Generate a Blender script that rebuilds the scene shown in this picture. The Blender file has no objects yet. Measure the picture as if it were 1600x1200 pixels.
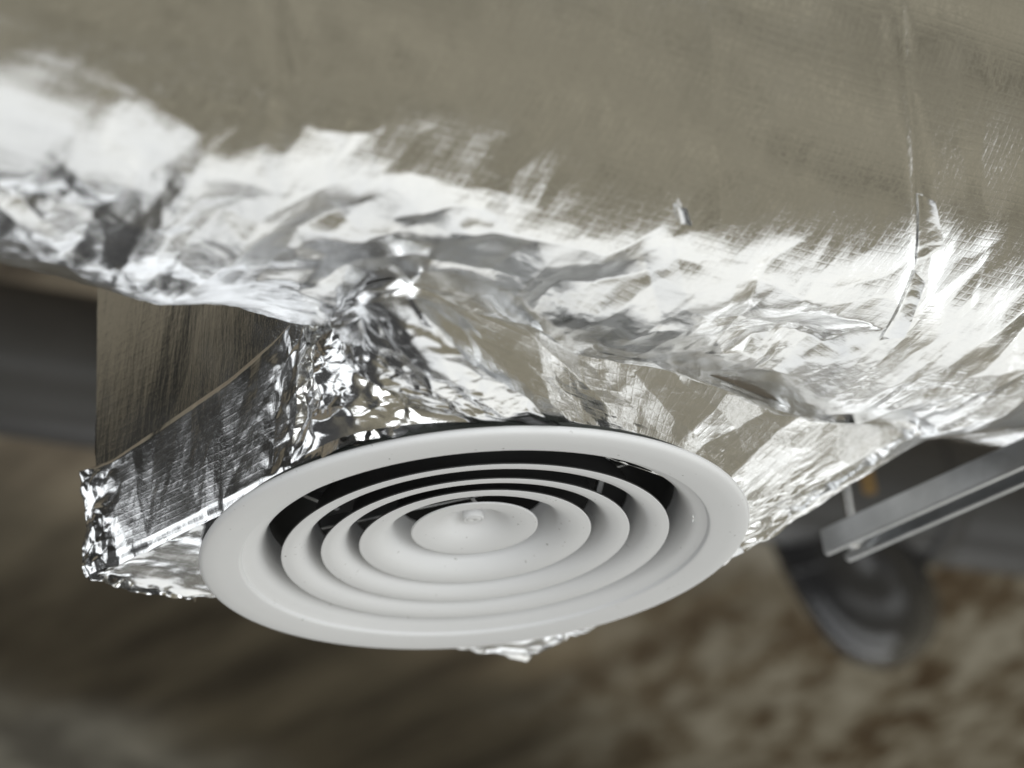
import bpy, bmesh, math, random
import numpy as np
from mathutils import Matrix, Vector

# ------------------------------------------------------------------ camera
scene = bpy.context.scene
FPX = 3000.0                                     # focal length in pixels of a 1600 px wide picture
def cam_axes(az, pitch, roll):
    F = np.array([math.sin(az)*math.cos(pitch), math.cos(az)*math.cos(pitch), math.sin(pitch)])
    R = np.cross(F, [0, 0, 1]); R /= np.linalg.norm(R)
    U = np.cross(R, F)
    c, s = math.cos(roll), math.sin(roll)
    return F, c*R - s*U, s*R + c*U
CF, CR, CU = cam_axes(math.radians(44.8), math.radians(27.2), math.radians(6.1))
CP = np.array([-0.95917, -1.02524, -0.57722])
cam_data = bpy.data.cameras.new('camera')
cam_data.sensor_width = 36.0
cam_data.lens = 36.0*FPX/1600.0
cam_data.clip_start = 0.05
cam_data.clip_end = 100.0
cam_data.dof.use_dof = True
cam_data.dof.focus_distance = 1.42
cam_data.dof.aperture_fstop = 3.6
cam = bpy.data.objects.new('camera', cam_data)
scene.collection.objects.link(cam)
cam.matrix_world = Matrix(((CR[0], CU[0], -CF[0], CP[0]), (CR[1], CU[1], -CF[1], CP[1]),
                           (CR[2], CU[2], -CF[2], CP[2]), (0, 0, 0, 1)))
scene.camera = cam

# ------------------------------------------------------------------ light
world = bpy.data.worlds.new('World'); scene.world = world; world.use_nodes = True
WN = world.node_tree
bg = WN.nodes['Background']
# the unlit hall round the duct: brown on the photographer's side, dim grey elsewhere
_tc = WN.nodes.new('ShaderNodeTexCoord')
_dt = WN.nodes.new('ShaderNodeVectorMath'); _dt.operation = 'DOT_PRODUCT'
_dt.inputs[1].default_value = (0.45, -0.80, -0.40)
WN.links.new(_tc.outputs['Generated'], _dt.inputs[0])
_rp = WN.nodes.new('ShaderNodeValToRGB')
_rp.color_ramp.elements[0].position = 0.30; _rp.color_ramp.elements[0].color = (0.05, 0.05, 0.05, 1)
_rp.color_ramp.elements[1].position = 0.62; _rp.color_ramp.elements[1].color = (0.206, 0.189, 0.142, 1)
_mr = WN.nodes.new('ShaderNodeMapRange'); _mr.inputs['From Min'].default_value = -1.0
WN.links.new(_dt.outputs['Value'], _mr.inputs['Value'])
WN.links.new(_mr.outputs[0], _rp.inputs['Fac'])
_nz = WN.nodes.new('ShaderNodeTexNoise'); _nz.inputs['Scale'].default_value = 7.0; _nz.inputs['Detail'].default_value = 6.0
WN.links.new(_tc.outputs['Generated'], _nz.inputs['Vector'])
_nr = WN.nodes.new('ShaderNodeMapRange'); WN.links.new(_nz.outputs['Fac'], _nr.inputs['Value'])
_nr.inputs['From Min'].default_value = 0.3; _nr.inputs['From Max'].default_value = 0.7
_nr.inputs['To Min'].default_value = 0.55; _nr.inputs['To Max'].default_value = 1.45
_mm = WN.nodes.new('ShaderNodeVectorMath'); _mm.operation = 'SCALE'
WN.links.new(_rp.outputs[0], _mm.inputs[0]); WN.links.new(_nr.outputs[0], _mm.inputs['Scale'])
WN.links.new(_mm.outputs[0], bg.inputs['Color'])
bg.inputs['Strength'].default_value = 1.0

def area_lamp(name, pos, target, sx, sy, radiance, color=(0.95, 0.98, 1.0), along=(0.9, -0.43, 0)):
    l = bpy.data.lights.new(name, 'AREA'); l.shape = 'RECTANGLE'; l.size = sx; l.size_y = sy
    l.energy = radiance*math.pi*sx*sy; l.color = color
    o = bpy.data.objects.new(name, l); scene.collection.objects.link(o)
    z = (Vector(pos)-Vector(target)).normalized()           # lamp shines along -z
    x = Vector(along); x = (x-z*x.dot(z)).normalized(); y = z.cross(x)
    o.matrix_world = Matrix(((x.x, y.x, z.x, pos[0]), (x.y, y.y, z.y, pos[1]), (x.z, y.z, z.z, pos[2]), (0, 0, 0, 1)))
    return o
area_lamp('added_light', (2.40, 0.79, -1.95), (1.3, -0.5, 0.1), 4.8, 1.6, 0.74)  # added lamps out of view: bright areas for the foil to reflect
area_lamp('added_light', (3.0, 2.9, -0.75), (0.6, -0.4, 0.1), 3.6, 0.7, 1.6)
area_lamp('added_light', (3.4, 3.3, 0.15), (0.6, -0.4, 0.1), 2.6, 0.35, 1.6)
area_lamp('added_light', (-1.05, -2.80, -1.25), (-0.1, -0.1, 0.05), 5.0, 2.0, 2.6, along=(-0.85, 0.55, 0))  # added behind the camera to brighten the front foil and diffuser
area_lamp('added_light', (4.1, -0.45, -1.15), (0.1, -0.1, 0.1), 1.5, 1.6, 0.85, along=(0.3, 0.9, 0))  # added on the right to brighten that end of the front panel
area_lamp('added_light', (3.4, -1.65, -0.55), (0.1, -0.2, 0.05), 0.7, 0.9, 1.0, along=(0.5, 0.85, 0))  # added to brighten the lower front panel
area_lamp('added_light', (-2.4, 2.4, 0.08), (-0.2, 0.0, 0.05), 2.2, 1.7, 1.3, along=(0.7, 0.7, 0))  # added on the left to brighten the tape band

scene.view_settings.view_transform = 'Standard'
scene.view_settings.look = 'None'
scene.view_settings.exposure = 0.2
scene.view_settings.gamma = 1.0
scene.render.engine = 'CYCLES'
scene.cycles.max_bounces = 6
scene.cycles.glossy_bounces = 5
scene.cycles.diffuse_bounces = 3
scene.cycles.use_denoising = True

# ------------------------------------------------------------------ helpers
COL = scene.collection
def ray(px, py):
    d = CF + CR*(px-800)/FPX - CU*(py-600)/FPX
    return d/np.linalg.norm(d)
def at_depth(px, py, dep):
    return CP + (CF + CR*(px-800)/FPX - CU*(py-600)/FPX)*dep
def on_z(px, py, z):
    d = ray(px, py)
    return CP + d*(z-CP[2])/d[2]

def mesh_obj(name, verts, faces, mat, parent=None, smooth=True, uv=None):
    """verts (n,3) array, faces (m,k) array (all same k) or list of lists"""
    me = bpy.data.meshes.new(name)
    verts = np.asarray(verts, dtype=np.float32)
    if isinstance(faces, np.ndarray):
        k = faces.shape[1]
        me.vertices.add(len(verts)); me.vertices.foreach_set('co', verts.ravel())
        me.loops.add(faces.size); me.loops.foreach_set('vertex_index', faces.ravel().astype(np.int32))
        me.polygons.add(len(faces))
        me.polygons.foreach_set('loop_start', np.arange(0, faces.size, k, dtype=np.int32))
        me.update(calc_edges=True)
    else:
        me.from_pydata([tuple(map(float, v)) for v in verts], [], faces)
    me.polygons.foreach_set('use_smooth', np.full(len(me.polygons), smooth))
    if uv is not None:
        lay = me.uv_layers.new(name='UVMap')
        vi = np.empty(len(me.loops), dtype=np.int32); me.loops.foreach_get('vertex_index', vi)
        lay.data.foreach_set('uv', np.asarray(uv, dtype=np.float32)[vi].ravel())
    me.validate()
    me.materials.append(mat)
    o = bpy.data.objects.new(name, me); COL.objects.link(o)
    if parent: o.parent = parent
    return o
def grid_faces(nu, nv, wrap_u=False):
    iu = np.arange(nu if wrap_u else nu-1); iv = np.arange(nv-1)
    a, b = np.meshgrid(iu, iv, indexing='ij')
    a2 = (a+1) % nu
    return np.stack([a*nv+b, a2*nv+b, a2*nv+b+1, a*nv+b+1], -1).reshape(-1, 4)
def thing(name, label, cat, loc=(0, 0, 0), group=None):
    o = bpy.data.objects.new(name, None); COL.objects.link(o)
    o.empty_display_size = 0.05
    o.location = loc; o['label'] = label; o['category'] = cat
    if group: o['group'] = group
    return o
def adopt(o, parent):
    """make o a child without moving it"""
    bpy.context.view_layer.update()
    o.parent = parent
    o.matrix_parent_inverse = Matrix.Translation(-Vector(parent.location))
    return o
def lathe(name, prof, mat, parent=None, n=192, closed=True, ang=None):
    prof = np.asarray(prof)
    m = len(prof)
    if ang is None:
        th = np.linspace(0, 2*np.pi, n, endpoint=False); wrap = True
    else:
        th = np.linspace(ang[0], ang[1], n); wrap = False
    V = np.stack([np.outer(np.cos(th), prof[:, 0]), np.outer(np.sin(th), prof[:, 0]),
                  np.outer(np.ones_like(th), prof[:, 1])], -1)
    if closed:
        V = np.concatenate([V, V[:, :1]], 1)
        fc = grid_faces(len(th), m+1, wrap)
        # merge duplicate seam of profile
        fc = np.where(fc % (m+1) == m, fc - m, fc)
        V = V.reshape(-1, 3)
    else:
        fc = grid_faces(len(th), m, wrap); V = V.reshape(-1, 3)
    return mesh_obj(name, V, fc, mat, parent)
def sheet_profile(inner, t):
    """closed profile from an open curve with thickness t (offset along left normal)"""
    p = np.asarray(inner, float)
    tan = np.gradient(p, axis=0); tan /= np.linalg.norm(tan, axis=1)[:, None]
    nrm = np.stack([-tan[:, 1], tan[:, 0]], 1)
    return np.concatenate([p, (p + nrm*t)[::-1]])
def smooth_curve(pts, n):
    """Catmull-Rom through pts"""
    P = np.asarray(pts, float); P = np.concatenate([[2*P[0]-P[1]], P, [2*P[-1]-P[-2]]])
    out = []
    segs = len(P)-3
    for i in range(segs):
        t = np.linspace(0, 1, n, endpoint=(i == segs-1))[:, None]
        a, b, c, d = P[i:i+4]
        out.append(.5*((2*b)+(-a+c)*t+(2*a-5*b+4*c-d)*t**2+(-a+3*b-3*c+d)*t**3))
    return np.concatenate(out)
def tube(name, path, r, mat, parent=None, n=48, cap=True):
    P = np.asarray(path, float); m = len(P)
    r = np.broadcast_to(np.asarray(r, float), (m,))
    T = np.gradient(P, axis=0); T /= np.linalg.norm(T, axis=1)[:, None]
    ref = np.array([0.13, 0.21, 0.97]); rings = []
    N = np.cross(T[0], ref); N /= np.linalg.norm(N)
    th = np.linspace(0, 2*np.pi, n, endpoint=False)
    for i in range(m):
        N = N - T[i]*(N@T[i]); N /= np.linalg.norm(N); B = np.cross(T[i], N)
        rings.append(P[i] + r[i]*(np.outer(np.cos(th), N)+np.outer(np.sin(th), B)))
    V = np.concatenate(rings)
    f = []
    for i in range(m-1):
        for j in range(n):
            f.append([i*n+j, i*n+(j+1) % n, (i+1)*n+(j+1) % n, (i+1)*n+j])
    if cap:
        f.append(list(range(n))[::-1]); f.append(list(range((m-1)*n, m*n)))
    return mesh_obj(name, V, f, mat, parent)

# --- noise
def hash2(i, j, seed):
    h = (i.astype(np.int64)*374761393 + j.astype(np.int64)*668265263 + seed*974634777) & 0x7fffffff
    h = ((h ^ (h >> 13))*1274126177) & 0x7fffffff
    h = ((h ^ (h >> 16))*1911520717) & 0x7fffffff
    h = h ^ (h >> 15)
    return (h & 0xffffff)/float(0xffffff)*2-1
def tri(x, y, seed):
    """piecewise-linear noise on a jittered triangular lattice: flat facets with sharp creases"""
    s = (x+y)*0.36602540378; X = x+s; Y = y+s
    i = np.floor(X); j = np.floor(Y); a = X-i; b = Y-j
    up = a > b
    i1 = np.where(up, 1, 0); j1 = 1-i1
    h0 = hash2(i, j, seed); h1 = hash2(i+i1, j+j1, seed); h2 = hash2(i+1, j+1, seed)
    lo = np.minimum(a, b); hi = np.maximum(a, b)
    return h0*(1-hi)+h1*(hi-lo)+h2*lo
def vnoise(x, y, seed):
    i = np.floor(x); j = np.floor(y); a = x-i; b = y-j
    a = a*a*a*(a*(a*6-15)+10); b = b*b*b*(b*(b*6-15)+10)
    return ((hash2(i, j, seed)*(1-a)+hash2(i+1, j, seed)*a)*(1-b) +
            (hash2(i, j+1, seed)*(1-a)+hash2(i+1, j+1, seed)*a)*b)
def crumple(u, v, size, seed, warp=0.35, stretch=1.0, ang=0.0):
    """crumpled sheet relief of unit height; size in metres, stretched along ang"""
    c, s = math.cos(ang), math.sin(ang)
    a = (u*c+v*s)/(size*stretch); b = (-u*s+v*c)/size
    wa = warp*vnoise(a*.9+7.3, b*.9, seed+11)+.25*warp*vnoise(a*2.3, b*2.3+3.1, seed+13)
    wb = warp*vnoise(a*.9, b*.9+5.7, seed+12)+.25*warp*vnoise(a*2.3+8.1, b*2.3, seed+14)
    return tri(a+wa*1.6, b+wb*1.6, seed)
def sstep(e0, e1, x):
    t = np.clip((x-e0)/(e1-e0), 0, 1); return t*t*(3-2*t)
def seg_dist(u, v, poly):
    """signed distance to polyline in uv (positive on left side) and end fade parameter"""
    best = np.full(u.shape, 1e9); sgn = np.zeros(u.shape); along = np.zeros(u.shape)
    poly = np.asarray(poly); L = np.linalg.norm(np.diff(poly, axis=0), axis=1); tot = L.sum(); acc = 0
    for k in range(len(poly)-1):
        p, q = poly[k], poly[k+1]; d = (q-p)/L[k]
        t = np.clip((u-p[0])*d[0]+(v-p[1])*d[1], 0, L[k])
        dx = u-p[0]-t*d[0]; dy = v-p[1]-t*d[1]
        ds = np.hypot(dx, dy); m = ds < best
        best = np.where(m, ds, best); sgn = np.where(m, np.sign(d[0]*dy-d[1]*dx), sgn)
        along = np.where(m, (acc+t)/tot, along); acc += L[k]
    return best, sgn, along

# ------------------------------------------------------------------ materials
def new_mat(name):
    m = bpy.data.materials.new(name); m.use_nodes = True
    nt = m.node_tree; b = nt.nodes['Principled BSDF']
    return m, nt, b
def N(nt, typ, **kw):
    n = nt.nodes.new(typ)
    for k, v in kw.items():
        if k.startswith('_'): setattr(n, k[1:], v)
        else: n.inputs[k.replace('__', ' ')].default_value = v
    return n
def ramp(nt, fac, stops):
    r = nt.nodes.new('ShaderNodeValToRGB')
    el = r.color_ramp.elements
    while len(el) < len(stops): el.new(0.5)
    for e, (p, c) in zip(el, stops):
        e.position = p; e.color = (*c, 1) if len(c) == 3 else c
    nt.links.new(fac, r.inputs['Fac'])
    return r
def mat_foil(name, rough=0.16, base=(0.86, 0.865, 0.87), scrim=0.35, fine=0.5, crease=0.3, streak=0.25, grain=0.95, slack=0.0):
    m, nt, b = new_mat(name); L = nt.links
    b.inputs['Metallic'].default_value = 1.0
    b.inputs['Base Color'].default_value = (*base, 1)
    uv = N(nt, 'ShaderNodeUVMap')
    mp = N(nt, 'ShaderNodeMapping'); L.new(uv.outputs[0], mp.inputs['Vector'])
    # roughness variation
    n1 = N(nt, 'ShaderNodeTexNoise', Scale=14.0, Detail=6.0, Roughness=0.6); L.new(mp.outputs[0], n1.inputs['Vector'])
    mr = N(nt, 'ShaderNodeMapRange'); L.new(n1.outputs['Fac'], mr.inputs['Value'])
    mr.inputs['From Min'].default_value = 0.3; mr.inputs['From Max'].default_value = 0.7
    mr.inputs['To Min'].default_value = rough*0.75; mr.inputs['To Max'].default_value = rough*1.35
    if slack:                                 # slack side of the wrap is scuffed and duller
        su = N(nt, 'ShaderNodeSeparateXYZ'); L.new(uv.outputs[0], su.inputs[0])
        ma = N(nt, 'ShaderNodeMapRange', _interpolation_type='SMOOTHSTEP'); L.new(su.outputs[1], ma.inputs['Value'])
        ma.inputs['From Min'].default_value = 0.37; ma.inputs['From Max'].default_value = 0.44; ma.inputs['To Max'].default_value = slack
        sm = N(nt, 'ShaderNodeMath', _operation='ADD'); L.new(mr.outputs[0], sm.inputs[0]); L.new(ma.outputs[0], sm.inputs[1])
        L.new(sm.outputs[0], b.inputs['Roughness'])
    else:
        L.new(mr.outputs[0], b.inputs['Roughness'])
    # relief: fibre scrim (crossed threads), fine wrinkles, brushed pulls
    wav = []
    for k, ang in ((0, 0.09), (1, math.pi/2+0.05)):
        mm = N(nt, 'ShaderNodeMapping'); mm.inputs['Rotation'].default_value = (0, 0, ang)
        L.new(uv.outputs[0], mm.inputs['Vector'])
        w = N(nt, 'ShaderNodeTexWave', Scale=52.0, Distortion=1.0, Detail=2.0); w.inputs['Detail Scale'].default_value = 0.6
        L.new(mm.outputs[0], w.inputs['Vector'])
        p = N(nt, 'ShaderNodeMath', _operation='POWER'); L.new(w.outputs['Fac'], p.inputs[0]); p.inputs[1].default_value = 7.0
        wav.append(p)
    ad = N(nt, 'ShaderNodeMath', _operation='MAXIMUM'); L.new(wav[0].outputs[0], ad.inputs[0]); L.new(wav[1].outputs[0], ad.inputs[1])
    ms = N(nt, 'ShaderNodeMath', _operation='MULTIPLY'); L.new(ad.outputs[0], ms.inputs[0]); L.new(n1.outputs['Fac'], ms.inputs[1])
    b1 = N(nt, 'ShaderNodeBump', Strength=scrim, Distance=0.0004); L.new(ms.outputs[0], b1.inputs['Height'])
    mq = N(nt, 'ShaderNodeMapping'); mq.inputs['Scale'].default_value = (24, 120, 1)
    mq0 = N(nt, 'ShaderNodeMapping'); mq0.inputs['Rotation'].default_value = (0, 0, -grain); L.new(uv.outputs[0], mq0.inputs['Vector']); L.new(mq0.outputs[0], mq.inputs['Vector'])
    n2 = N(nt, 'ShaderNodeTexNoise', Scale=1.0, Detail=5.0, Roughness=0.65); L.new(mq.outputs[0], n2.inputs['Vector'])
    b2 = N(nt, 'ShaderNodeBump', Strength=streak, Distance=0.0008); L.new(n2.outputs['Fac'], b2.inputs['Height']); L.new(b1.outputs[0], b2.inputs['Normal'])
    vo = N(nt, 'ShaderNodeTexNoise', Scale=120.0, Detail=4.0, Roughness=0.6, Distortion=1.5); L.new(mp.outputs[0], vo.inputs['Vector'])
    b3 = N(nt, 'ShaderNodeBump', Strength=fine, Distance=0.0006); L.new(vo.outputs['Fac'], b3.inputs['Height']); L.new(b2.outputs[0], b3.inputs['Normal'])
    v2 = N(nt, 'ShaderNodeTexVoronoi', Scale=60.0, _feature='DISTANCE_TO_EDGE'); 
    md = N(nt, 'ShaderNodeMixRGB'); md.inputs['Fac'].default_value = 0.04; L.new(mp.outputs[0], md.inputs[1]); L.new(vo.outputs['Color'], md.inputs[2])
    L.new(md.outputs[0], v2.inputs['Vector'])
    pr = N(nt, 'ShaderNodeMapRange'); L.new(v2.outputs['Distance'], pr.inputs['Value']); pr.inputs['From Max'].default_value = 0.12
    b4 = N(nt, 'ShaderNodeBump', Strength=crease, Distance=0.0005); L.new(pr.outputs[0], b4.inputs['Height']); L.new(b3.outputs[0], b4.inputs['Normal'])
    L.new(b4.outputs[0], b.inputs['Normal'])
    return m
FOIL = mat_foil('aluminium_foil_jacket', rough=0.125, scrim=0.16, fine=0.06, crease=0.06, streak=0.05, slack=0.10)
FOIL_BOX = mat_foil('aluminium_foil_panel', rough=0.22, scrim=0.30, fine=0.08, crease=0.10, streak=0.05)
FOIL_TAPE = mat_foil('aluminium_foil_tape', rough=0.17, scrim=0.12, fine=0.05, crease=0.05, streak=0.05)
FOIL_SIDE = mat_foil('aluminium_foil_flat', rough=0.15, scrim=0.1, fine=0.1, crease=0.02, streak=0.8, grain=1.45)

def mat_white():
    m, nt, b = new_mat('white_powder_coat'); L = nt.links
    tc = N(nt, 'ShaderNodeTexCoord')
    n = N(nt, 'ShaderNodeTexNoise', Scale=9.0, Detail=5.0, Roughness=0.6); L.new(tc.outputs['Object'], n.inputs['Vector'])
    r = ramp(nt, n.outputs['Fac'], [(0.3, (0.83, 0.84, 0.86)), (0.7, (0.87, 0.88, 0.90))])
    # sparse scuffs
    n3 = N(nt, 'ShaderNodeTexNoise', Scale=260.0, Detail=1.0); L.new(tc.outputs['Object'], n3.inputs['Vector'])
    n4 = N(nt, 'ShaderNodeTexNoise', Scale=22.0, Detail=2.0); L.new(tc.outputs['Object'], n4.inputs['Vector'])
    a = N(nt, 'ShaderNodeMapRange'); L.new(n3.outputs['Fac'], a.inputs['Value']); a.inputs['From Min'].default_value = 0.73; a.inputs['From Max'].default_value = 0.78
    c = N(nt, 'ShaderNodeMapRange'); L.new(n4.outputs['Fac'], c.inputs['Value']); c.inputs['From Min'].default_value = 0.53; c.inputs['From Max'].default_value = 0.62
    mu = N(nt, 'ShaderNodeMath', _operation='MULTIPLY'); L.new(a.outputs[0], mu.inputs[0]); L.new(c.outputs[0], mu.inputs[1])
    mx = N(nt, 'ShaderNodeMixRGB'); L.new(mu.outputs[0], mx.inputs[0]); L.new(r.outputs[0], mx.inputs[1]); mx.inputs[2].default_value = (0.3, 0.29, 0.27, 1)
    L.new(mx.outputs[0], b.inputs['Base Color'])
    b.inputs['Roughness'].default_value = 0.5
    b.inputs['Specular IOR Level'].default_value = 0.35
    n2 = N(nt, 'ShaderNodeTexNoise', Scale=900.0, Detail=2.0); L.new(tc.outputs['Object'], n2.inputs['Vector'])
    bp = N(nt, 'ShaderNodeBump', Strength=0.08, Distance=0.0003); L.new(n2.outputs['Fac'], bp.inputs['Height']); L.new(bp.outputs[0], b.inputs['Normal'])
    return m
WHITE = mat_white()
def mat_simple(name, c1, c2, scale, rough, metal=0.0, bump=0.0, stretch=(1, 1, 1), spec=0.5, rot=(0, 0, 0), lo=0.3, hi=0.7):
    m, nt, b = new_mat(name); L = nt.links
    tc = N(nt, 'ShaderNodeTexCoord'); mp = N(nt, 'ShaderNodeMapping'); mp.inputs['Scale'].default_value = stretch
    mp.inputs['Rotation'].default_value = rot
    L.new(tc.outputs['Object'], mp.inputs['Vector'])
    n = N(nt, 'ShaderNodeTexNoise', Scale=scale, Detail=7.0, Roughness=0.62); L.new(mp.outputs[0], n.inputs['Vector'])
    r = ramp(nt, n.outputs['Fac'], [(lo, c1), (hi, c2)]); L.new(r.outputs[0], b.inputs['Base Color'])
    b.inputs['Roughness'].default_value = rough; b.inputs['Metallic'].default_value = metal
    b.inputs['Specular IOR Level'].default_value = spec
    if bump:
        bp = N(nt, 'ShaderNodeBump', Strength=bump, Distance=0.002); L.new(n.outputs['Fac'], bp.inputs['Height']); L.new(bp.outputs[0], b.inputs['Normal'])
    return m
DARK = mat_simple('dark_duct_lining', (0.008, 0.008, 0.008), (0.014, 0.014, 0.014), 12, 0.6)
GALV = mat_simple('galvanised_steel', (0.50, 0.51, 0.52), (0.64, 0.65, 0.66), 30, 0.30, metal=1.0, bump=0.05)
ZINC = mat_simple('zinc_plated_rod', (0.6, 0.6, 0.6), (0.75, 0.75, 0.74), 40, 0.25, metal=1.0)
ELBOW = mat_simple('dark_pipe_paint', (0.03, 0.03, 0.032), (0.045, 0.045, 0.048), 3, 0.22, spec=0.5)
SHADOW_GAP = mat_simple('shadow_gap_foam', (0.03, 0.034, 0.031), (0.05, 0.056, 0.05), 60, 0.9)  # gasket foam coloured near-black to give the shadow gap above the rim
PIPE = mat_simple('grey_pipe_paint', (0.065, 0.065, 0.068), (0.09, 0.09, 0.094), 3, 0.38, spec=0.5)
BACK = mat_simple('dark_ring_back', (0.03, 0.03, 0.03), (0.045, 0.045, 0.045), 14, 0.6)
BLACK = mat_simple('black_void', (0.004, 0.004, 0.004), (0.006, 0.006, 0.006), 5, 0.9)
OCHRE = mat_simple('ochre_plastic', (0.26, 0.17, 0.07), (0.34, 0.22, 0.09), 20, 0.5)

# ------------------------------------------------------------------ ceiling (setting)
ZCEIL = 1.75
def mat_ceiling():
    m, nt, b = new_mat('stained_board_ceiling'); L = nt.links
    tc = N(nt, 'ShaderNodeTexCoord')
    def noise(scale, sx, sy, detail=6.0, rough=0.6, off=0.0, rot=0.0):
        m0 = N(nt, 'ShaderNodeMapping'); m0.inputs['Rotation'].default_value = (0, 0, rot); L.new(tc.outputs['Object'], m0.inputs['Vector'])
        mp = N(nt, 'ShaderNodeMapping'); mp.inputs['Scale'].default_value = (sx, sy, 1); mp.inputs['Location'].default_value = (off, off*.7, 0)
        L.new(m0.outputs[0], mp.inputs['Vector'])
        n = N(nt, 'ShaderNodeTexNoise', Scale=scale, Detail=detail, Roughness=rough); L.new(mp.outputs[0], n.inputs['Vector'])
        return n.outputs['Fac']
    streak = noise(1.6, 2.0, 0.45, detail=5.0)
    mott = noise(6.0, 0.5, 1.0, detail=8.0, rough=0.66, off=4.0, rot=-0.85)
    mot2 = noise(2.6, 0.6, 1.0, detail=6.0, rough=0.6, off=2.0, rot=-0.75)
    big = noise(0.9, 1.0, 1.0, detail=4.0, off=9.0)
    def math_(op, a_, b_):
        n = N(nt, 'ShaderNodeMath', _operation=op)
        for k_, v_ in ((0, a_), (1, b_)):
            if isinstance(v_, (int, float)): n.inputs[k_].default_value = v_
            else: L.new(v_, n.inputs[k_])
        return n.outputs[0]
    def smooth(v_, lo, hi, o0=0.0, o1=1.0):
        n = N(nt, 'ShaderNodeMapRange', _interpolation_type='SMOOTHSTEP'); L.new(v_, n.inputs['Value'])
        for k_, w_ in (('From Min', lo), ('From Max', hi), ('To Min', o0), ('To Max', o1)): n.inputs[k_].default_value = w_
        return n.outputs[0]
    def mix(f_, c1_, c2_):
        n = N(nt, 'ShaderNodeMixRGB'); L.new(f_, n.inputs[0])
        for k_, v_ in ((1, c1_), (2, c2_)):
            if isinstance(v_, tuple): n.inputs[k_].default_value = (*v_, 1)
            else: L.new(v_, n.inputs[k_])
        return n.outputs[0]
    mc = math_('ADD', math_('MULTIPLY', mott, 0.6), math_('MULTIPLY', mot2, 0.4))
    r1 = ramp(nt, mc, [(0.41, (0.15, 0.098, 0.058)), (0.46, (0.30, 0.235, 0.165)), (0.50, (0.55, 0.51, 0.44)), (0.57, (0.82, 0.79, 0.73))])
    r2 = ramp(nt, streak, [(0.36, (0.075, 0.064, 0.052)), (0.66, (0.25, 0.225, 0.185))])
    rg = ramp(nt, mot2, [(0.38, (0.24, 0.235, 0.23)), (0.62, (0.60, 0.60, 0.59))])
    sx = N(nt, 'ShaderNodeSeparateXYZ'); L.new(tc.outputs['Object'], sx.inputs[0])
    X_, Y_ = sx.outputs[0], sx.outputs[1]
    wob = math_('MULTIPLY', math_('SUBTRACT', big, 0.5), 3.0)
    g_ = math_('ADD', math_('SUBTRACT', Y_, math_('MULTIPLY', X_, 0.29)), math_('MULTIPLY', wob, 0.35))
    # boards nearest the duct have missing light added to their colour; the plaster has come away to the right; bare concrete far left
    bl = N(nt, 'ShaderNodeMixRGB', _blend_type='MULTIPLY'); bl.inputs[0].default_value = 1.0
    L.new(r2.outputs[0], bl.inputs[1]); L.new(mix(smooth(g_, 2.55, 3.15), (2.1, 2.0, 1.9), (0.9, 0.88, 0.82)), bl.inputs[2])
    pf = smooth(math_('ADD', math_('SUBTRACT', X_, Y_), wob), -0.4, 2.2)
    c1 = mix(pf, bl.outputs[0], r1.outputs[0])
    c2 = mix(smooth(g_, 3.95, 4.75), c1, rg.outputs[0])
    # unseen bands on the left, coloured only for foil reflections: pale brown, then black
    lf = math_('ADD', X_, math_('MULTIPLY', wob, 0.3))
    c3 = mix(smooth(lf, -1.9, -1.2), (0.36, 0.32, 0.25), c2)
    c4 = mix(smooth(lf, -2.35, -2.15), (0.03, 0.03, 0.03), c3)
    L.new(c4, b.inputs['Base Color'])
    b.inputs['Roughness'].default_value = 0.85
    bp = N(nt, 'ShaderNodeBump', Strength=0.5, Distance=0.02); L.new(mott, bp.inputs['Height']); L.new(bp.outputs[0], b.inputs['Normal'])
    return m
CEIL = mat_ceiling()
def box_bm(bm, x0, x1, y0, y1, z0, z1):
    r = bmesh.ops.create_cube(bm, size=1.0)
    bmesh.ops.scale(bm, vec=(x1-x0, y1-y0, z1-z0), verts=r['verts'])
    bmesh.ops.translate(bm, vec=((x0+x1)/2, (y0+y1)/2, (z0+z1)/2), verts=r['verts'])
def bm_obj(name, bm, mat, parent=None, smooth=False):
    me = bpy.data.meshes.new(name); bm.to_mesh(me); bm.free()
    me.polygons.foreach_set('use_smooth', np.full(len(me.polygons), smooth))
    me.materials.append(mat)
    o = bpy.data.objects.new(name, me); COL.objects.link(o)
    if parent: o.parent = parent
    return o
bm = bmesh.new(); box_bm(bm, -8, 14, -0.8, 16, ZCEIL, ZCEIL+0.2)
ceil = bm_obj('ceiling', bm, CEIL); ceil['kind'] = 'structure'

# ------------------------------------------------------------------ background pipes
pA = at_depth(0, 560, 4.0); pB = at_depth(1600, 800, 4.75)
dirp = (pB-pA)/np.linalg.norm(pB-pA)
pipe = thing('ventilation_pipe', 'thick grey ventilation pipe running behind the foil wrapped duct', 'pipe', tuple(pA))
path = [pA-dirp*3+dirp*s for s in np.linspace(0, 9, 30)]
adopt(tube('pipe_run', path, 0.160, PIPE, n=64), pipe)
for s in (2.2, 3.15, 5.2):
    c = pA+dirp*(s)
    adopt(tube('pipe_collar', [c-dirp*.03, c+dirp*.03], 0.1645, PIPE, n=64), pipe)
# drop elbow
e = [at_depth(1285, 790, 4.62), at_depth(1318, 860, 4.62), at_depth(1345, 905, 4.63), at_depth(1364, 935, 4.70), at_depth(1374, 950, 4.86), at_depth(1380, 950, 5.1), at_depth(1384, 944, 5.5)]
ep = smooth_curve(e, 8)
elb = thing('pipe_elbow', 'dark grey elbow dropping from the pipe behind the steel channel', 'pipe elbow', tuple(e[0]))
adopt(tube('elbow_bend', ep, 0.152, ELBOW, n=64), elb)
for i_ in (6,):
    adopt(tube('elbow_collar', ep[i_:i_+2], 0.1550, ELBOW, n=64), elb)

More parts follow.
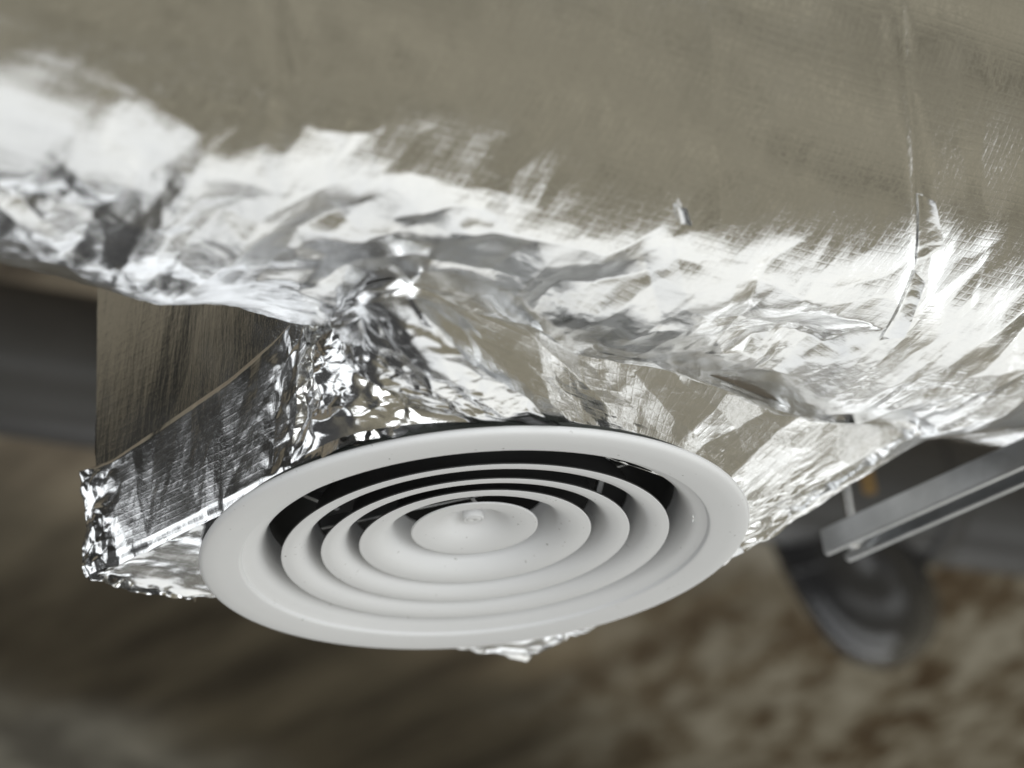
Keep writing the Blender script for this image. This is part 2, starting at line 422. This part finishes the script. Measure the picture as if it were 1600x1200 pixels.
# ------------------------------------------------------------------ foil wrapped duct
RD = 0.30
def yc(x): return -0.26-0.08*x
def zc(x): return 0.3687+0.0831*x+0.0386*x*x
def duct_uv(px, py):
    """(x, t) of the duct surface seen at a pixel"""
    d = ray(px, py); x = 0.2
    for _ in range(25):
        oy, oz = CP[1]-yc(x), CP[2]-zc(x)
        a = d[1]**2+d[2]**2; b = oy*d[1]+oz*d[2]; c = oy*oy+oz*oz-RD*RD
        disc = max(b*b-a*c, 0.0)
        t = (-b-math.sqrt(disc))/a
        x = .5*x+.5*(CP[0]+d[0]*t)
    y = CP[1]+d[1]*t-yc(x); z = CP[2]+d[2]*t-zc(x)
    return x, math.atan2(-z, -y)
def arc_poly(pp):
    return [(lambda q: (q[0], q[1]*RD))(duct_uv(*p)) for p in pp]
def duct_relief(X, T):
    """outward relief (m) over axis position X and angle T below the horizontal"""
    S = T*RD
    wob = T+0.10*vnoise(X*7, T*3, 3)+0.04*vnoise(X*30, T*6, 4)
    low = sstep(1.05, 1.30, wob); low2 = sstep(1.30, 1.62, wob)
    A1 = X*math.cos(.95)+S*math.sin(.95); A2 = -X*math.sin(.95)+S*math.cos(.95)
    h = (0.006*vnoise(X*3.1, S*3.1, 21)+0.0025*vnoise(X*8, S*5, 22))*(0.30+0.70*sstep(0.75, 1.08, T))
    # long soft pulls round the girth on the taut upper side
    h += 0.00050*vnoise(A2*30, A1*6, 23)+0.00003*vnoise(A2*130, A1*20, 24)+(1-low)*(0.0011*crumple(X, S, .07, 31, stretch=2.5, ang=0.95)+0.00012*crumple(X, S, .016, 32, stretch=2.5, ang=0.95))
    h += low*(0.0022*crumple(X, S, .05, 40, stretch=1.5, ang=0.95)+0.0005*crumple(X, S, .022, 45, stretch=2.0, ang=0.95)+0.00008*crumple(X, S, .008, 46, stretch=1.6, ang=0.95))
    # slack lower side: pleats and crumples
    h += low2*(0.0046*crumple(X, S, .045, 41, stretch=4.5, ang=1.30, warp=0.15)+0.0020*crumple(X, S, .060, 47, stretch=2.5, ang=-0.5, warp=0.2)
              + 0.0009*crumple(X, S, .020, 42, stretch=5.0, ang=1.35, warp=0.15)
              + 0.00022*crumple(X, S, .011, 43, stretch=3.5, ang=1.2)
              + 0.0002*crumple(X, S, .006, 44, stretch=1.5, ang=0.2))
    for pp, wu, wl, amp in FOLDS:
        poly = arc_poly(pp)
        d, sg, al = seg_dist(X, S, poly)
        ww = np.where(sg > 0, wl, wu)*(1+0.25*vnoise(X*40, S*40, 77))
        fade = np.clip(al*5, 0, 1)*np.clip((1-al)*5, 0, 1)
        fade = np.where(al <= 0, 0, fade)
        h += amp*np.clip(1-d/ww, 0, 1)*fade*(1+0.25*vnoise(X*25, S*25, 78))
    for pp, dep in TIES:
        poly = arc_poly(pp)
        d, sg, al = seg_dist(X, S, poly)
        fade = np.clip(np.minimum(al, 1-al)*8, 0, 1)
        h += fade*(-dep*np.exp(-(d/0.0035)**2)+0.45*dep*np.exp(-((d-.012)/0.008)**2))
    return h
FOLDS = [
    # polyline in picture points on the jacket, width above / below it, height
    ([(470, 470), (560, 440), (660, 415), (760, 440), (850, 450)], 0.050, 0.095, -0.0095),
    ([(830, 448), (930, 452), (1060, 410)], 0.045, 0.085, -0.0085),
    ([(900, 520), (1000, 455), (1075, 402)], 0.028, 0.040, 0.0035),
    ([(225, 440), (300, 370), (400, 290)], 0.028, 0.040, -0.0060),
    ([(360, 470), (470, 370), (620, 300)], 0.032, 0.045, -0.0065),
    ([(0, 330), (75, 315), (140, 300)], 0.030, 0.040, -0.0055),
    ([(100, 410), (150, 340), (200, 300)], 0.024, 0.030, -0.0045),
    ([(1130, 560), (1220, 540), (1320, 560)], 0.045, 0.050, -0.0085),
    ([(1060, 480), (1170, 505), (1330, 560)], 0.040, 0.050, -0.0060),
]
TIES = [([(1400, -60), (1412, 100), (1424, 300), (1428, 400), (1395, 500), (1362, 545)], 0.0005),
        ([(425, -60), (432, 60), (440, 150)], 0.0008)]
duct = thing('insulated_duct', 'large round duct wrapped in wrinkled silver aluminium foil insulation', 'duct', (0, -0.26, 0.07))
xs = np.concatenate([np.linspace(-1.6, -0.52, 60, endpoint=False), np.linspace(-0.52, 1.12, 1180, endpoint=False), np.linspace(1.12, 3.2, 70)])
ts = np.concatenate([np.linspace(-0.05, 2.65, 560, endpoint=False), np.linspace(2.65, 2*np.pi-0.05, 60, endpoint=False)])
Xg, Tg = np.meshgrid(xs, ts, indexing='ij')
Hg = duct_relief(Xg, Tg)
Hg *= np.clip(np.minimum((Tg+0.05)*10, (3.6-Tg)*3), 0, 1)
rr = RD+Hg
xcl = np.clip(Xg, -1.2, 1.5)
V = np.stack([Xg, yc(Xg)-rr*np.cos(Tg), zc(xcl)-rr*np.sin(Tg)], -1).reshape(-1, 3)
fc = grid_faces(len(xs), len(ts))
# close the girth
i = np.arange(len(xs)-1); nT = len(ts)
fc = np.concatenate([fc, np.stack([i*nT+nT-1, (i+1)*nT+nT-1, (i+1)*nT, i*nT], 1)])
uvd = np.stack([Xg.ravel(), (Tg*RD).ravel()], 1)
jac = mesh_obj('foil_jacket', V, fc, FOIL, None, True, uvd)
adopt(jac, duct)
def patch(name, quad, lift, nu, nv, seed, mat):
    """small loose foil patch over the jacket between four picture points"""
    q = [np.array(duct_uv(*p)) for p in quad]
    a, b = np.meshgrid(np.linspace(0, 1, nu), np.linspace(0, 1, nv), indexing='ij')
    XT = ((1-a)*(1-b))[..., None]*q[0]+(a*(1-b))[..., None]*q[1]+(a*b)[..., None]*q[2]+((1-a)*b)[..., None]*q[3]
    X, T = XT[..., 0], XT[..., 1]
    r = RD+duct_relief(X, T)+0.0015+lift*a*a+0.0006*crumple(X, T*RD, .016, seed)+0.0001*crumple(X, T*RD, .006, seed+1)
    P = np.stack([X, yc(X)-r*np.cos(T), zc(X)-r*np.sin(T)], -1)
    return mesh_obj(name, P.reshape(-1, 3), grid_faces(nu, nv), mat, None, True, np.stack([X.ravel(), (T*RD).ravel()], 1))
adopt(patch('seam_tape', [(1427, 298), (1444, 302), (1462, 372), (1426, 412)], 0.006, 24, 60, 201, FOIL_TAPE), duct)
adopt(patch('seam_tape', [(1424, 418), (1436, 428), (1406, 512), (1372, 528)], 0.004, 24, 60, 211, FOIL_TAPE), duct)
adopt(patch('seam_tape', [(1050, 318), (1064, 312), (1072, 338), (1056, 342)], 0.005, 20, 24, 221, FOIL_TAPE), duct)

# ------------------------------------------------------------------ plenum box under the duct
ZB = 0.011
plen = thing('plenum_box', 'foil covered box under the duct that carries the round air diffuser', 'plenum box', (0, 0.05, ZB))
def duct_pt(px, py, lift=0.0):
    x, t = duct_uv(px, py)
    r = RD+float(duct_relief(np.array([x]), np.array([t]))[0])+lift
    return np.array([x, yc(x)-r*math.cos(t), zc(x)-r*math.sin(t)])
def duct_under(x, y, lift=-0.004):
    r = RD+lift
    dy = np.clip((y-yc(x))/r, -1, 1)
    return zc(x)-r*np.sqrt(1-dy*dy)
def resample(P, n):
    P = np.asarray(P, float); L = np.concatenate([[0], np.cumsum(np.linalg.norm(np.diff(P, axis=0), axis=1))])
    s = np.linspace(0, L[-1], n)
    return np.stack([np.interp(s, L, P[:, k]) for k in range(P.shape[1])], 1)
A0 = np.array([-0.222, 0.198]); D0 = np.array([-0.188, -0.090]); C0 = np.array([0.214, -0.094]); B0 = np.array([0.232, 0.194])
def panel(name, bot, top, nu, nv, bulge, relief, mat, outward, wrange=(0, 1), mid=None, wm=0.6):
    """ruled sheet between bottom curve and top curve with outward relief"""
    b = resample(bot, nu); t = resample(top, nu)
    w = np.linspace(wrange[0], wrange[1], nv)
    P = b[:, None, :]*(1-w)[None, :, None]+t[:, None, :]*w[None, :, None]
    if mid is not None:                      # tent: straight to the ridge, rounded over it, then tucked back
        m_ = resample(mid, nu)
        a_ = np.clip(w/wm, 0, 1); c_ = np.clip((w-wm)/(1-wm), 0, 1)
        P = np.where((w <= wm)[None, :, None], b[:, None]*(1-a_)[None, :, None]+m_[:, None]*a_[None, :, None],
                     m_[:, None]*(1-c_)[None, :, None]+t[:, None]*c_[None, :, None])
        for _ in range(10):
            P[:, 1:-1] = .25*P[:, :-2]+.5*P[:, 1:-1]+.25*P[:, 2:]
    s = np.linspace(0, 1, nu)
    Wd = np.broadcast_to(w, (nu, nv)); Sd = np.broadcast_to(s[:, None], (nu, nv))
    du = np.gradient(P, axis=0); dv = np.gradient(P, axis=1)
    nrm = np.cross(du, dv); nrm /= np.linalg.norm(nrm, axis=2)[..., None]+1e-9
    if (nrm.mean((0, 1))@np.asarray(outward)) < 0: nrm = -nrm
    Lu = np.linalg.norm(np.diff(b, axis=0), axis=1).sum(); Lv = np.linalg.norm(t-b, axis=1).mean()
    U = Sd*Lu; Vv = Wd*Lv
    h = bulge(Sd, Wd)+relief(U, Vv, Sd, Wd)
    P = P+nrm*h[..., None]
    return mesh_obj(name, P.reshape(-1, 3), grid_faces(nu, nv), mat, None, True, np.stack([U.ravel(), Vv.ravel()], 1)), P
# left side panel: taut foil
s = np.linspace(0, 1, 40)[:, None]
botL = np.concatenate([A0+(D0-A0)*s, np.full((40, 1), ZB)], 1)
topxy = np.array([-0.222, 0.198])+(np.array([-0.205, -0.10])-np.array([-0.222, 0.198]))*s
topL = np.concatenate([topxy, duct_under(topxy[:, :1], topxy[:, 1:2])], 1)
def rel_left(U, Vv, S, W):
    return 0.0006*crumple(U, Vv, .06, 51, stretch=2.0, ang=1.3)+0.0009*vnoise(U*8, Vv*8, 52)+0.0003*vnoise(U*60, Vv*6, 53)
o, _ = panel('side_panel', botL, topL, 200, 170, lambda S, W: 0*S, rel_left, FOIL_SIDE, (-1, 0, 0))
adopt(o, plen)
# front panel: slack foil tented from the duct down to the diffuser
fb = smooth_curve([D0, (-0.150, -0.134), (-0.085, -0.172), (0.0, -0.168), (0.085, -0.155), (0.15, -0.124), C0], 16)
botF = np.concatenate([fb, np.full((len(fb), 1), ZB)], 1)
tp = [(505, 505), (558, 474), (640, 450), (760, 494), (900, 547), (1050, 588), (1260, 636), (1380, 655), (1446, 666)]
topF = smooth_curve([duct_pt(*p, lift=-0.003) for p in tp], 12)
def off_duct(px, py, s):
    """point on the sight line of a picture point, s metres in front of the duct skin"""
    q = duct_pt(px, py); return q-ray(px, py)*s
def on_plane(px, py, p0, n):
    d = ray(px, py); n = np.asarray(n)
    return CP+d*(((np.asarray(p0)-CP)@n)/(d@n))
tn = math.radians(63)
n0 = (0.0, -math.cos(tn), -math.sin(tn)); p0 = (0.0, -0.2035, ZB)
def tent(px, py, lo=0.012, hi=1.0):
    q = duct_pt(px, py); d = ray(px, py); g = (q-on_plane(px, py, p0, n0))@d
    return q-d*min(max(g, lo), hi)
midF = smooth_curve([off_duct(510, 540, .03), tent(555, 500, .03, .05), tent(645, 462, .01, .030), tent(760, 504, .01, .034), tent(900, 556, .01, .040),
                     tent(1050, 596, .01, .048), tent(1260, 644, .03, .06), off_duct(1380, 664, .03), off_duct(1448, 676, .008)], 12)
def rel_front(U, Vv, S, W):
    e = np.clip(np.minimum(W, 1-W)*8, 0, 1)
    cr = np.exp(-(S/0.13)**2)
    h = e*(0.0085*crumple(U, Vv, .055, 261, stretch=2.0, ang=1.15, warp=.2)+0.0036*crumple(U, Vv, .03, 62, stretch=2.0, ang=-0.4, warp=.2))
    h += 0.0007*crumple(U, Vv, .015, 63, stretch=1.8, ang=0.3)+0.0002*crumple(U, Vv, .007, 64)
    h += cr*(0.0060*crumple(U, Vv, .022, 65, stretch=1.6, ang=1.3)+0.0022*crumple(U, Vv, .010, 66)+0.0005*crumple(U, Vv, .006, 67))
    lo = sstep(0.75, 1.0, S)*sstep(.5, 0, W)
    h += lo*(0.004*crumple(U, Vv, .012, 68)+0.002*crumple(U, Vv, .006, 69))
    return h
o, PF = panel('front_panel', botF, topF, 430, 220, lambda S, W: 0*S, rel_front, FOIL_BOX, (0, -1, -0.3), mid=midF, wm=0.62)
adopt(o, plen)
# right side panel and rear panel
tr = [topF[-1]]
for q in ((0.50, 0.0), (0.38, 0.12), (0.26, 0.196)):
    tr.append(np.array([q[0], q[1], float(duct_under(q[0], q[1]))]))
topR = smooth_curve(tr, 14)
botR = np.concatenate([C0+(B0-C0)*np.linspace(0, 1, 40)[:, None], np.full((40, 1), ZB)], 1)
def rel_right(U, Vv, S, W):
    return 0.003*crumple(U, Vv, .03, 71, stretch=1.6)+0.0012*crumple(U, Vv, .012, 72)
o, _ = panel('side_panel', botR, topR, 160, 120, lambda S, W: 0*S, rel_right, FOIL_BOX, (1, 0, 0)); adopt(o, plen)
botK = np.concatenate([B0+(A0-B0)*s, np.full((40, 1), ZB)], 1)
tk = np.array([0.26, 0.196])+(np.array([-0.222, 0.198])-np.array([0.26, 0.196]))*s
topK = np.concatenate([tk, duct_under(tk[:, :1], tk[:, 1:2])], 1)
o, _ = panel('rear_panel', botK, topK, 120, 80, lambda S, W: 0*S, rel_right, FOIL_BOX, (0, 1, 0)); adopt(o, plen)
# bottom panel: ring between outline and the diffuser neck
outline = np.concatenate([resample(np.stack([A0, D0]), 60)[:-1], resample(fb, 120)[:-1], resample(np.stack([C0, B0]), 60)[:-1], resample(np.stack([B0, A0]), 90)[:-1]])
nO = len(outline)
k = np.linspace(0, 1, 36)
ctr = np.array([0.0, 0.02])
_r = np.linalg.norm(outline-ctr, axis=1)[:, None]
inner = np.where(np.hypot(outline[:, :1], outline[:, 1:]) > 0.178, outline/np.hypot(outline[:, :1], outline[:, 1:])*0.172, outline*0.99)
PB = outline[:, None, :]*(1-k)[None, :, None]+inner[:, None, :]*k[None, :, None]
U2, V2 = PB[..., 0], PB[..., 1]
edge = np.exp(-(k/0.12)**2)[None, :]
hz = 0.0040*crumple(U2, V2, .050, 81, stretch=1.8)+0.0012*crumple(U2, V2, .020, 82)+edge*0.004*crumple(U2, V2, .012, 83)
Z = ZB-hz*0.8-0.002
PB3 = np.concatenate([PB, Z[..., None]], -1)
o = mesh_obj('bottom_panel', PB3.reshape(-1, 3), grid_faces(nO, len(k), True), FOIL_TAPE, None, True, PB.reshape(-1, 2)); adopt(o, plen)
# tape band round the foot of the left panel and its crumpled corners
def rel_tape(U, Vv, S, W):
    c0 = np.exp(-(S/0.10)**2); c1 = np.exp(-((1-S)/0.22)**2); c = np.clip(c0+c1, 0, 1)
    h = 0.0040+0.0017*crumple(U, Vv, .026, 91, stretch=4.5, ang=1.5, warp=.15)+0.00015*crumple(U, Vv, .009, 92, stretch=2.5, ang=1.4)
    h += c*(0.0070*crumple(U, Vv, .028, 93, stretch=1.6, ang=1.1)+0.0016*crumple(U, Vv, .012, 94)+0.0002*crumple(U, Vv, .006, 95))+c*0.004
    h = 0.0025+(h-0.0025)*np.clip((1-W)*22, 0, 1)
    h -= 0.003*sstep(0.1, 0.0, W)*(1-c)
    return h
bt = botL.copy(); bt[:, 2] -= 0.004
dirA = (A0-D0)/np.linalg.norm(A0-D0)
bt[:, :2] += np.outer(np.linspace(1, 0, 40)*0.008, dirA)
tt = bt.copy(); hh = np.interp(np.linspace(0, 1, 40), [0, .12, .6, .8, 1], [0.088, 0.083, 0.098, 0.112, 0.14]); tt[:, 2] = ZB+hh
o, PT = panel('corner_tape', bt, tt, 330, 120, lambda S, W: 0.007*W-0.002, rel_tape, FOIL_TAPE, (-1, 0, 0)); adopt(o, plen)
# crumpled tape gathered round the near corner
cb = smooth_curve([(-0.206, -0.040, ZB-.001), (-0.198, -0.098, ZB-.001), (-0.160, -0.148, ZB-.001), (-0.085, -0.190, ZB-.001)], 12)
ctop = smooth_curve([off_duct(455, 545, 0.0), off_duct(505, 512, 0.01), off_duct(560, 482, 0.045), off_duct(645, 470, 0.065)], 12)
def rel_gather(U, Vv, S, W):
    f_ = np.clip(np.minimum(W, 1-W)*7, 0, 1)
    return 0.003+f_*(0.010*crumple(U, Vv, .036, 111, stretch=1.8, ang=1.2, warp=.2)+0.0040*crumple(U, Vv, .018, 112, stretch=1.5, ang=.8, warp=.2)+0.0009*crumple(U, Vv, .009, 113))+0.012*np.sin(np.pi*W)*np.sin(np.pi*S)
o, _ = panel('corner_tape', cb, ctop, 180, 170, lambda S, W: 0*S, rel_gather, FOIL_TAPE, (-.7, -.7, -.2)); adopt(o, plen)
# tape continuing round the far left corner
bt2 = np.array([[A0[0]-.001, A0[1]+.006, ZB-.004], [A0[0]+.05, A0[1]+.008, ZB-.004], [A0[0]+.1, A0[1]+.006, ZB-.003]])
tt2 = bt2+np.array([0, 0, 0.09])
def rel_corner(U, Vv, S, W):
    return 0.004+0.005*crumple(U, Vv, .02, 96)+0.003*crumple(U, Vv, .009, 97)
o, _ = panel('corner_tape', bt2, tt2, 70, 70, lambda S, W: 0*S, rel_corner, FOIL_TAPE, (0, 1, 0)); adopt(o, plen)
# ------------------------------------------------------------------ round air diffuser
dif = thing('air_diffuser', 'round white ceiling air diffuser with concentric rings', 'air diffuser', (0, 0, 0))
fr = smooth_curve([(0.2138, 0.0025), (0.2148, 0.0005), (0.2130, -0.0018), (0.205, -0.0026), (0.195, -0.0018), (0.1868, -0.0006), (0.1850, 0.0002), (0.1838, 0.0024),
                   (0.180, 0.0042), (0.173, 0.0075), (0.1675, 0.014), (0.1640, 0.024), (0.1625, 0.040)], 6)
lathe('outer_frame', sheet_profile(fr[::-1], -0.0012), WHITE, dif, 256)
def ring(ro, z0, w, hgt):
    c = smooth_curve([(ro, z0), (ro-.30*w, z0+.02*hgt), (ro-.55*w, z0+.12*hgt), (ro-.76*w, z0+.34*hgt), (ro-.90*w, z0+.65*hgt), (ro-w, z0+hgt)], 7)
    prof = sheet_profile(c[::-1], -0.0013); m = len(prof)
    o = lathe('ring', prof, WHITE, dif, 224)
    o.data.materials.append(BACK)                    # backs of the rings are coloured dark
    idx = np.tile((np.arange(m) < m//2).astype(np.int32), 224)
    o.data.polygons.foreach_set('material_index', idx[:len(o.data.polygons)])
    return o
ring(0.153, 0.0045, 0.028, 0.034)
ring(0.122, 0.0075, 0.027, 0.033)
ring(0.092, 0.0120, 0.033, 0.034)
cc = smooth_curve([(0.0505, 0.0200), (0.040, 0.0212), (0.030, 0.0245), (0.021, 0.0305), (0.014, 0.0355), (0.0105, 0.0375), (0.0004, 0.0378)], 7)
cone = lathe('centre_cone', sheet_profile(cc[::-1], -0.0013), WHITE, dif, 160)
cap = lathe('screw_cap', [(0.0001, 0.0268), (0.0050, 0.0268), (0.0058, 0.0272), (0.0062, 0.0282), (0.0066, 0.0270), (0.0078, 0.0270), (0.0084, 0.0278), (0.0084, 0.0372), (0.0001, 0.0372)], WHITE, cone, 64)
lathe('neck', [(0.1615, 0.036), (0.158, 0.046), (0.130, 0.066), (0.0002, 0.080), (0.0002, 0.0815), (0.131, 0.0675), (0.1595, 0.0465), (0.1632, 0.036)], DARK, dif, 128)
lathe('shadow_gap_gasket', [(0.2040, 0.0030), (0.2070, 0.0080), (0.2040, 0.0120), (0.195, 0.0120), (0.195, 0.0035)], SHADOW_GAP, dif, 160)
for a in (0.55, 0.55+math.pi/2):
    for sg in (1,):
        bm = bmesh.new(); box_bm(bm, -0.128, 0.128, -0.0015, 0.0015, 0.0465, 0.0560)
        bmesh.ops.rotate(bm, verts=bm.verts, cent=(0, 0, 0), matrix=Matrix.Rotation(a, 3, 'Z'))
        bm_obj('mounting_bar', bm, GALV, dif)
for (ax, ay, L, an, z) in ((-0.105, 0.075, 0.07, 0.2, 0.052), (0.075, -0.075, 0.08, 0.9, 0.052)):
    bm = bmesh.new(); box_bm(bm, -L/2, L/2, -0.002, 0.002, z, z+0.008)
    bmesh.ops.rotate(bm, verts=bm.verts, cent=(0, 0, 0), matrix=Matrix.Rotation(an, 3, 'Z'))
    bmesh.ops.translate(bm, verts=bm.verts, vec=(ax, ay, 0))
    bm_obj('damper_blade', bm, GALV, dif)

# ------------------------------------------------------------------ steel channel and threaded rod
SZ = 0.092
e0 = on_z(1309, 872, SZ)
sx0 = e0[0]; y1 = e0[1]; hw = 0.0205; sh = 0.0255
chan = thing('steel_channel', 'galvanised steel support channel under the right end of the foil duct', 'steel channel', (float(sx0), 0.0, SZ))
t = 0.0025; lip = 0.0085; lh = 0.007
prof = [(-hw, sh), (hw, sh), (hw, 0), (hw-lip, 0), (hw-lip, lh), (hw-lip+t, lh), (hw-lip+t, t), (hw-t, t), (hw-t, sh-t),
        (-hw+t, sh-t), (-hw+t, t), (-hw+lip-t, t), (-hw+lip-t, lh), (-hw+lip, lh), (-hw+lip, 0), (-hw, 0)]
bm = bmesh.new()
vs = [bm.verts.new((p[0], y1, p[1])) for p in prof]
f = bm.faces.new(vs)
r = bmesh.ops.extrude_face_region(bm, geom=[f])
bmesh.ops.translate(bm, verts=[v for v in r['geom'] if isinstance(v, bmesh.types.BMVert)], vec=(0, -0.66, 0))
bmesh.ops.recalc_face_normals(bm, faces=bm.faces)
bmesh.ops.bevel(bm, geom=[e for e in bm.edges if abs(e.verts[0].co.y-e.verts[1].co.y) > 0.5], offset=0.0012, segments=2, affect='EDGES')
bm_obj('channel_profile', bm, GALV, chan)
ry = y1-0.022
def threaded(name, r, z0, z1, mat, parent):
    prof = [(0.0001, z0)]
    z = z0
    while z < z1:
        prof += [(r*0.86, z), (r, z+0.00065)]; z += 0.0013
    prof += [(0.0001, z1)]
    return lathe(name, prof, mat, parent, 24, closed=False)
rod = thing('threaded_rod', 'thin zinc threaded rod hanging through the steel channel end', 'threaded rod', (float(sx0), float(ry), SZ))
rod.rotation_euler = (math.radians(-5), math.radians(10), 0)
threaded('rod_shaft', 0.0050, 0.004, 0.9, ZINC, rod)
def hexnut(name, z0, z1, r, mat, parent):
    bm = bmesh.new()
    res = bmesh.ops.create_cone(bm, cap_ends=True, segments=6, radius1=r, radius2=r, depth=z1-z0)
    bmesh.ops.translate(bm, verts=bm.verts, vec=(0, 0, (z0+z1)/2))
    bmesh.ops.bevel(bm, geom=list(bm.edges), offset=0.0006, segments=1, affect='EDGES')
    return bm_obj(name, bm, mat, parent)
hexnut('nut', 0.0085, 0.0165, 0.0092, ZINC, rod)
hexnut('nut', sh+0.0005, sh+0.0085, 0.0092, ZINC, rod)

# small ochre tag behind the rod
q = at_depth(1354, 742, 2.7)
bm = bmesh.new(); box_bm(bm, -0.010, 0.010, -0.004, 0.004, -0.03, 0.03)
bmesh.ops.bevel(bm, geom=list(bm.edges), offset=0.003, segments=2, affect='EDGES')
tag = bm_obj('hanging_tag', bm, OCHRE); tag.location = tuple(q); tag.rotation_euler = (0, 0, -0.75)
tag['label'] = 'small ochre strip hanging behind the threaded rod'; tag['category'] = 'tag'
